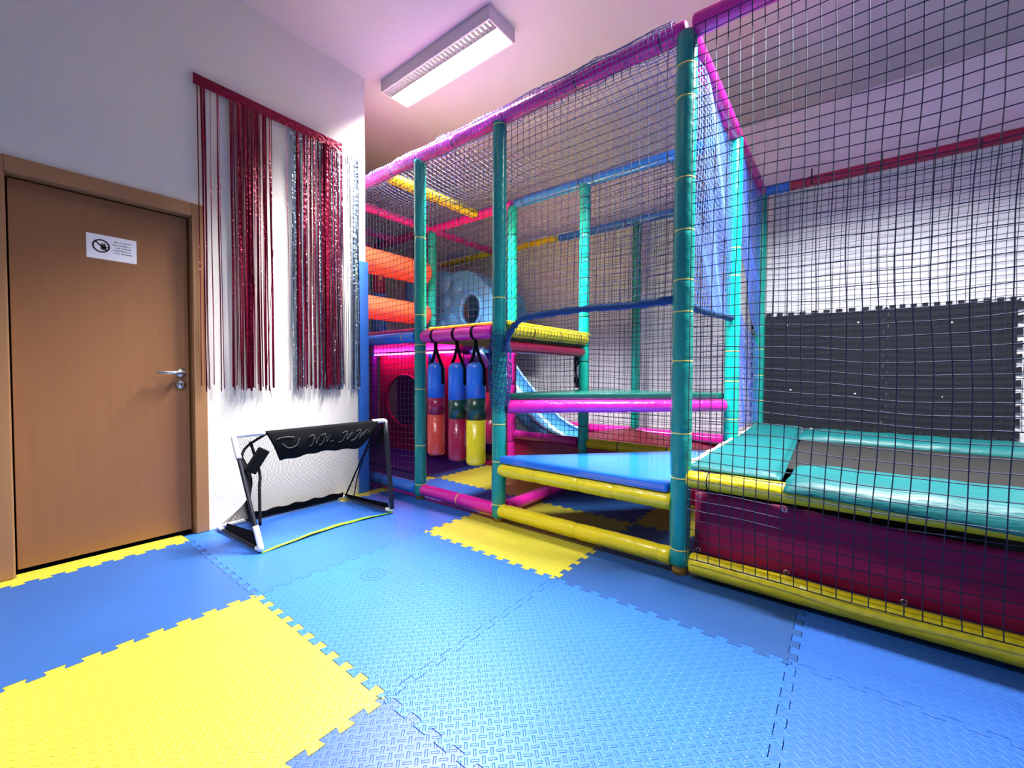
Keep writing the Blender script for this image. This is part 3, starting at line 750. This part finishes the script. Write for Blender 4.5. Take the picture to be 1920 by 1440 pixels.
def roof(s, t):
    x = lerp(X4, X0 - .02, s); y = lerp(Y2 - .02, Y0, t)
    bay = abs(math.sin(PI * (y - Y0) / (Y1 - Y0))) ** .8
    return (x + .012 * wob(y, x, 3), y + .012 * wob(x, y, 4), TOP + .058 - .075 * bay + .012 * wob(x, y, 9) * bay)
rn = net('safety_net', roof, round((X0 - X4) / .05), round((Y2 - Y0) / .05), .0026, 'net_cord_lit', 'roof net stretched over the whole climbing part of the frame')
def overhang(s, t):
    x = lerp(X3, X0 - .06, s); a = lerp(PI * .52, -PI * .62, t) ; r = .057 + .012 * max(0, wob(x * 3, t * 2, 1)) + (.02 * max(0, wob(x * 4, t, 6)) if t > .3 else 0)
    return (x + .006 * wob(t * 2, x * 4, 2), Y0 - r * math.cos(a) * 1.0, TOP + r * math.sin(a) + .004)
net('overhang', overhang, round((X0 - X3) / .03), 9, .0022, 'net_cord_lit', '', rn)
for f_ in LATER: f_()
LATER_ROOF = wrapnet(rn, -3.21, T, .051, Y0 + .06, Y1 - .06, -PI, PI * .9, 8)
LATER_ROOF()
bun = MB(); rb_ = random.Random(4)
for q_ in range(7):
    bun.tube(smooth([Vector((X1 - .058 + rb_.uniform(-.016, .012), Y1 - .03 + rb_.uniform(-.02, .02), z_)) for z_ in (1.25, 1.15, 1.05, .97, .90)], 5), .006, 6)
bun.build('gathered_edge', 'net_cord', n9)
# bunched netting tied round the second post from the right
def bunch(s, t):
    a = 2 * PI * s + t * 1.5; z = lerp(.80, 1.31, t); r = .058 + .014 * (.5 + .5 * wob(s * 5, t * 4, 2)) + .012 * math.sin(PI * t)
    return (X1 + .008 + r * math.cos(a), Y0 + r * math.sin(a), z + .02 * wob(s * 3, t * 9, 5))
nb = net('bunched_net', bunch, 16, 24, .0032, 'rope_blue', 'blue netting bunched round the teal post left of the triangular step'); nb['group'] = 'safety nets of the play frame'

# ------------------------------------------------------------------ trampoline
def soft_pad(mb, x0, x1, y0, y1, zf, h, seed, wr=.008, nx=60, ny=24, xf=None):
    """stuffed vinyl pad; zf(x,y) is its underside"""
    vs = []; fs = []
    for i in range(nx + 1):
        for j in range(ny + 1):
            u = i / nx; v = j / ny
            eu = 1 - abs(2 * u - 1) ** 14; ev = 1 - abs(2 * v - 1) ** 8
            x = lerp(x0, x1, u); y = lerp(y0, y1, v)
            if xf: x, y = xf(x, y, u, v)
            p = max(0, eu * ev) ** .45
            z = zf(x, y) + h * p + wr * p * wob(x * 4, y * 5, seed) + wr * .6 * p * math.sin(x * 31 + y * 17 + seed + 3 * math.sin(y * 9))
            vs.append((x, y, z))
    nv = len(vs)
    for i in range(nx + 1):
        for j in range(ny + 1):
            x, y, z = vs[i * (ny + 1) + j]; vs.append((x, y, zf(x, y) - .004))
    for i in range(nx):
        for j in range(ny):
            a = i * (ny + 1) + j; fs.append((a, a + ny + 1, a + ny + 2, a + 1)); fs.append((nv + a, nv + a + 1, nv + a + ny + 2, nv + a + ny + 1))
    for i in range(nx):
        for j in (0, ny):
            a = i * (ny + 1) + j; fs.append((a, nv + a, nv + a + ny + 1, a + ny + 1))
    for j in range(ny):
        for i in (0, nx):
            a = i * (ny + 1) + j; fs.append((a, a + 1, nv + a + 1, nv + a))
    mb.add(vs, fs, 0, True)
tr = empty('trampoline', 'trampoline with dark grey jump bed and padded teal edges behind the front net', 'trampoline')
MB().box((-.26, 2.70, .515), (XE - .06, 3.97, .527)).build('jump_bed', 'jump_bed', tr)
MB().box((-.60, 2.42, .02), (XE - .08, 4.56, .06)).box((-.58, 2.42, .06), (-.52, 4.56, .50)).box((-.58, 2.42, .44), (XE - .08, 2.47, .50)).box((-.58, 4.50, .06), (XE - .08, 4.56, .50)).build('base_frame', 'black_tube', tr)
p = MB(); soft_pad(p, -.635, -.225, 2.285, 4.60, lambda x, y: .530 + .018 * math.exp(-((y - 2.285) / .1) ** 2) + .02 * math.exp(-((y - 4.2) / .3) ** 2), .046, 1, wr=.003, nx=30, ny=60, xf=lambda x, y, u, v: (x - .07 * v * u, y)); p.build('edge_pad', 'pad_teal_vinyl', tr)
p = MB(); soft_pad(p, -.205, XE - .06, 2.182, 2.775, lambda x, y: .546 - .018 * max(0, min(1, (y - 2.32) / .2)) - .060 * (max(0, 2.275 - y) / .095) ** 1.7 * (.45 + .55 * max(0, min(1, (x + .1) / .7))), .034, 2, wr=.003, nx=110, ny=40); p.build('edge_pad', 'pad_teal_vinyl', tr)
p = MB(); soft_pad(p, -.29, XE - .06, 3.92, 4.46, lambda x, y: .530, .048, 3, wr=.003, nx=110, ny=26); p.build('edge_pad', 'pad_teal_vinyl', tr)
MB().tube([(-.646, 2.31 + 2.26 * q / 40, .552 + .004 * math.sin(q)) for q in range(41)], .014, 8).build('pad_binding', 'pad_rim', tr)
tp = MB(); NXT = 60; NZT = 12; vs = []; fs = []
for i in range(NXT + 1):
    for j in range(NZT + 1):
        x = lerp(-.612, XE - .07, i / NXT); t = j / NZT
        ztop = .415 - .035 * math.exp(-((x - .55) / .5) ** 2)
        vs.append((x, 2.352 + .012 * wob(x * 1.2, t, 4) + .03 * t * math.exp(-((x - .55) / .4) ** 2), lerp(.078, ztop, t)))
for i in range(NXT):
    for j in range(NZT):
        a = i * (NZT + 1) + j; fs.append((a, a + NZT + 1, a + NZT + 2, a + 1))
tp.add(vs, fs, 0, True)
to = tp.build('front_tarpaulin', 'tarp_red'); tag(to, 'dark red tarpaulin with metal eyelets laced below the trampoline', 'tarpaulin')
sd = to.modifiers.new('thick', 'SOLIDIFY'); sd.thickness = .003; sd.offset = 1
for x, z in ((-.590, .110), (-.199, .105), (.207, .103), (.62, .105), (1.05, .105), (-.211, .400), (-.590, .395)):
    MB().tube([(x + .010 * math.cos(2 * PI * q / 20), 2.336, z + .010 * math.sin(2 * PI * q / 20)) for q in range(21)], .0035, 8, caps=False).build('eyelet', 'steel', to)

# ------------------------------------------------------------------ black mats on the back wall
def wall_mat(x0, wd, label):
    P = [(min(x, wd + (x - 1) if x > .9 else x), z) for x, z in OUT]
    if wd < 1:
        P = []
        cut = lambda L_: [(t, o) for t, o in PROF]
        P = [(x if x < .5 else wd + (x - 1), z) if (x < .06 or x > .94) else (x * wd, z) for x, z in OUT]
    n_ = len(P); vs = [(x0 + x, 4.838, .535 + z * 1.075) for x, z in P] + [(x0 + x, 4.857, .535 + z * 1.075) for x, z in P]
    fs = []
    for a, b, c in tessellate_polygon([[Vector((x, z, 0)) for x, z in P]]): fs += [(a, b, c), (a + n_, c + n_, b + n_)]
    fs += [((i + 1) % n_, i, n_ + i, n_ + (i + 1) % n_) for i in range(n_)]
    return tag(MB().add(vs, fs).build('wall_mat', 'mat_black'), label, 'wall mat', 'black mats on the back wall')
m1 = wall_mat(-.735, 1.0, 'black puzzle mat fixed on the back wall, half nearer the rear teal post')
m2 = wall_mat(.266, .755, 'black puzzle mat fixed on the back wall, half farther from the rear teal post')
for o, x, z in ((m1, -.45, 1.50), (m1, -.41, .88), (m1, .07, .86), (m2, .62, .85), (m2, .66, 1.45), (m1, .08, 1.49)):
    MB().tube([(x, 4.838, z), (x, 4.832, z)], .008, 12).build('screw', 'white_plastic', o)

# ------------------------------------------------------------------ toy goal
gl = empty('toy_goal', 'small folding football goal with white plastic corners, black netting and lime floor strap', 'goal')
FL, FR, BL_, BR_ = Vector((-2.60, .99, .018)), Vector((-2.60, 1.876, .018)), Vector((-3.215, .962, .018)), Vector((-3.195, 1.845, .018))
TL, TR = Vector((-2.92, .962, .645)), Vector((-2.70, 1.895, .676))
def seg(a, b, t0, t1): return [a.lerp(b, lerp(t0, t1, q / 6)) for q in range(7)]
MB().tube(seg(TL, FL, .02, .98), .011, 12).build('post', 'black_tube', gl)
MB().tube(seg(TR, FR, .02, .98), .017, 12).build('post', 'black_tube', gl)
MB().tube(seg(TL, TR, .0, 1), .010, 12).build('crossbar', 'black_tube', gl)
for a, b in ((FL, BL_), (FR, BR_)): MB().tube(seg(a, b, .03, .97), .011, 10).build('base_bar', 'black_tube', gl)
MB().tube(seg(BL_, BR_, .03, .97), .011, 10).build('back_bar', 'black_tube', gl)
def elbow(c, a, la, b, lb, r=.0155):
    da = (a - c).normalized(); db = (b - c).normalized()
    P = smooth([c + da * la, c + da * .03, c + (da + db) * .006, c + db * .03, c + db * lb], 6)
    return MB().tube(P, [r] * len(P), 14).build('corner_piece', 'white_plastic', gl)
elbow(TL, TR, .17, FL, .15); elbow(TR, TL, .10, FR, .11)
elbow(FL, TL, .14, BL_, .05, .016); elbow(FR, TR, .13, BR_, .06, .016)
elbow(BL_, FL, .09, BR_, .16, .013); elbow(BR_, FR, .05, BL_, .06, .012)
# flap hanging from the crossbar
fv = []; ff = []; nfx, nfz = 40, 10
def flap_pt(s, t):
    a = TL.lerp(TR, lerp(.17 + .085 * t, .93 - .15 * t ** 1.5, s)); sag = .035 * math.sin(PI * s) * t
    return a + Vector((.012 + .02 * math.sin(PI * t) + .012 * t * math.sin(s * 9), 0, .012 - (.190 + sag * -.4) * t - .012 * t * (1 - s) + .004 * math.sin(s * 25) * t))
for i in range(nfx + 1):
    for j in range(nfz + 1): fv.append(flap_pt(i / nfx, j / nfz))
for i in range(nfx):
    for j in range(nfz):
        a = i * (nfz + 1) + j; ff.append((a, a + 1, a + nfz + 2, a + nfz + 1))
fl = MB().add(fv, ff, 0, True).build('flap', 'black_fabric', gl); sd = fl.modifiers.new('thick', 'SOLIDIFY'); sd.thickness = .004
pr = MB()
def stroke(pts, r=.0018):
    P = smooth([flap_pt(s, t) + Vector((.0045, 0, 0)) for s, t in pts], 5); pr.tube(P, r, 5)
stroke([(.05, .30), (.12, .25), (.20, .28)], .003); stroke([(.08, .45), (.12, .62), (.20, .55), (.24, .35)], .003)
for c in (.36, .47, .68, .82):
    stroke([(c - .03, .35), (c + .015, .30), (c + .0, .62), (c - .035, .68)], .0028); stroke([(c + .03, .40), (c + .045, .62), (c + .06, .38)], .0022)
stroke([(.55, .64), (.585, .60)]); stroke([(.75, .35), (.74, .6)]); stroke([(.90, .30), (.88, .52)]); stroke([(.93, .28), (.925, .45)])
pr.build('print', 'grey_print', fl)
pc = Vector((-2.83, 1.060, .490)); d1 = Vector((.006, .040, .066)); d2 = Vector((.0, -.028, .017)); d3 = Vector((.014, 0, -.003))
MB().add([pc - d1 - d2 - d3, pc + d1 - d2 - d3, pc + d1 + d2 - d3, pc - d1 + d2 - d3, pc - d1 - d2 + d3, pc + d1 - d2 + d3, pc + d1 + d2 + d3, pc - d1 + d2 + d3],
         [(3, 2, 1, 0), (4, 5, 6, 7), (0, 1, 5, 4), (1, 2, 6, 5), (2, 3, 7, 6), (3, 0, 4, 7)]).build('fabric_pouch', 'black_fabric', gl, bevel=.006)
def strap(name, pts, r, mat='black_fabric'):
    return MB().tube(smooth([Vector(q) for q in pts], 6), r, 8).build(name, mat, gl)
strap('strap', [TL.lerp(TR, .2), TL.lerp(TR, .06) + Vector((.0, 0, -.09)), TL.lerp(FL, .33)], .008)
strap('strap', [TL.lerp(TR, .10) + Vector((-.02, 0, -.05)), pc + Vector((-.02, .02, -.08)), (-2.80, 1.06, .32), (-2.72, 1.03, .12)], .009)
strap('strap', [TR.lerp(TL, .06), BR_ + Vector((.03, -.01, .01))], .006)
strap('strap', [TR.lerp(TL, .02) + Vector((-.05, 0, -.05)), (-2.98, 1.86, .30), (-3.10, 1.87, .02)], .004)
m = MB(); vs = []; fs = []; ns = 30
for q in range(ns + 1):
    t = q / ns; c = FL.lerp(FR, t) + Vector((-.055 * math.sin(PI * t) + .008 * math.sin(t * 7), 0, 0)); c.z = .0025 + .004 * math.sin(PI * t) + .003 * math.sin(t * 14) ** 2
    wd = .012 + .010 * math.sin(PI * t)
    vs += [c + Vector((-wd, 0, 0)), c + Vector((wd, 0, .001 + .006 * math.sin(t * 5) ** 2))]
for q in range(ns): fs.append((2 * q, 2 * q + 1, 2 * q + 3, 2 * q + 2))
lm = m.add(vs, fs, 0, True).build('floor_strap', 'lime_strap', gl); sd = lm.modifiers.new('thick', 'SOLIDIFY'); sd.thickness = .0015
def bil(a, b, c, d_, bulge):
    return lambda s, t: (a.lerp(b, s)).lerp(c.lerp(d_, s), t) + bulge * math.sin(PI * s) * math.sin(PI * t)
def side_edge(t): return TL.lerp(BL_, t) + Vector((.17, .10, .02)) * math.sin(PI * t ** 1.25) * (1 if t < 1 else 0)
net('netting', lambda s, t: side_edge(t).lerp(TR.lerp(BR_, t), s) + Vector((-.12, 0, 0)) * math.sin(PI * s) * math.sin(PI * t), 80, 62, .0008, 'black_fabric', '', gl)
net('netting', lambda s, t: TL.lerp(FL, t).lerp(side_edge(t), s), 46, 60, .0012, 'black_fabric', '', gl)
net('netting', lambda s, t: TR.lerp(FR.lerp(BR_, s), t), 44, 56, .0009, 'black_fabric', '', gl)
sk = MB(); vs = []; fs = []
for q in range(13):
    t = q / 12; c = FL.lerp(BL_, lerp(.06, .80, t)); up = .085 * (1 - .45 * t)
    vs += [c + Vector((0, -.004, -.008)), c + Vector((0, .012, up))]
for q in range(12): fs.append((2 * q, 2 * q + 2, 2 * q + 3, 2 * q + 1))
bk = MB(); bv = []; bf = []
for q in range(25):
    c = BL_.lerp(BR_, lerp(.20, .98, q / 24)); bv += [c + Vector((.006, 0, -.010)), c + Vector((.014, 0, .045 + .006 * math.sin(q * 1.3)))]
for q in range(24): bf.append((2 * q, 2 * q + 1, 2 * q + 3, 2 * q + 2))
bo = bk.add(bv, bf).build('back_skirt', 'black_fabric', gl); sd = bo.modifiers.new('thick', 'SOLIDIFY'); sd.thickness = .003
rk = MB(); rv = []; rf = []
for q in range(13):
    c = FR.lerp(BR_, lerp(.06, .97, q / 12)); rv += [c + Vector((0, .002, -.010)), c + Vector((0, -.012, .050 - .02 * q / 12))]
for q in range(12): rf.append((2 * q, 2 * q + 1, 2 * q + 3, 2 * q + 2))
ro = rk.add(rv, rf).build('side_skirt', 'black_fabric', gl); sd = ro.modifiers.new('thick', 'SOLIDIFY'); sd.thickness = .003
so = sk.add(vs, fs).build('side_skirt', 'black_fabric', gl); sd = so.modifiers.new('thick', 'SOLIDIFY'); sd.thickness = .003

# ------------------------------------------------------------------ foil fringe curtains on the wall
def ribbon(mb, y, zt, zb, w_, x, rnd, drift=.0, mi=0):
    n_ = 14; ph = rnd.uniform(0, 6); am = rnd.uniform(.0005, .004); tw0 = rnd.uniform(-.5, .5); tw = rnd.uniform(-1.1, 1.1)
    vs = []
    for q in range(n_ + 1):
        t = q / n_; yy = y + drift * t + am * math.sin(t * 5 + ph) * t; a = tw0 + tw * t + .35 * math.sin(t * 9 + ph)
        dy = math.cos(a) * w_ / 2; dx = math.sin(a) * w_ / 2; xx = x + .004 * math.sin(t * 7 + ph) * t
        vs += [(xx - dx, yy - dy, lerp(zt, zb, t)), (xx + dx, yy + dy, lerp(zt, zb, t))]
    mb.add(vs, [(2 * q, 2 * q + 1, 2 * q + 3, 2 * q + 2) for q in range(n_)], mi)
cx_ = WX + .030
def curtain(name, label, y0, y1, ztop, hh, groups, mats, header_mat, seed, xo, skew=0):
    rnd = random.Random(seed); t = empty(name, label, 'foil curtain', (0, 0, 0), 'foil fringe curtains')
    MB().add([(xo, y0, ztop - hh), (xo, y1, ztop - hh + skew), (xo, y1, ztop + skew), (xo, y0, ztop), (xo - .002, y0, ztop - hh), (xo - .002, y1, ztop - hh + skew), (xo - .002, y1, ztop + skew), (xo - .002, y0, ztop)],
             [(0, 1, 2, 3), (7, 6, 5, 4), (0, 4, 5, 1), (3, 2, 6, 7), (0, 3, 7, 4), (1, 5, 6, 2)]).build('header_band', header_mat, t)
    m_ = MB()
    for a, b, n_, wmin, wmax in groups:
        for q in range(n_):
            y = rnd.uniform(a, b); zt = ztop - hh + .004 + skew * (y - y0) / (y1 - y0)
            mi = rnd.choices(range(len(mats)), weights=[3, 2, 1][:len(mats)])[0]
            ribbon(m_, y, zt, .935 + rnd.uniform(-.03, .02) - .015 * (y - .9), rnd.uniform(wmin, wmax), xo + rnd.uniform(.0, .014), rnd, rnd.uniform(-.012, .012), mi)
    o = m_.build('fringe', mats, t); o['kind'] = 'stuff'
    return t, o
ct, fo = curtain('foil_curtain', 'red foil fringe curtain hanging on the white wall beside the door', .868, 1.858, 2.895, .068,
   [(.868, .925, 7, .004, .008), (.955, .957, 1, .004, .006), (.985, 1.0, 3, .004, .007), (1.06, 1.33, 30, .003, .008), (1.06, 1.12, 4, .010, .016), (1.14, 1.24, 9, .010, .018), (1.26, 1.32, 5, .008, .015), (1.42, 1.425, 1, .004, .005), (1.49, 1.66, 24, .004, .010), (1.68, 1.76, 18, .006, .014), (1.77, 1.855, 13, .004, .008)],
   ['foil_red'], 'foil_red', 5, cx_, -.022)
rnd = random.Random(2); lx = MB(); ribbon(lx, 1.287, .96, .72, .006, cx_ + .01, rnd, .02); ribbon(lx, 1.32, 1.9, .90, .004, cx_ + .016, rnd, -.06)
lo = lx.build('loose_strand', 'foil_red', ct)
curtain('foil_curtain', 'silver blue foil fringe curtain next to the wall end, overlapping the red one', 1.455, 2.015, 2.80, .030,
   [(1.465, 1.53, 15, .004, .011), (1.54, 1.86, 50, .004, .010), (1.75, 1.86, 26, .004, .010), (1.88, 1.93, 5, .004, .007), (1.94, 2.0, 14, .005, .012)],
   ['foil_silver', 'foil_blue', 'foil_ice'], 'foil_silver', 9, cx_ - .012, .02)
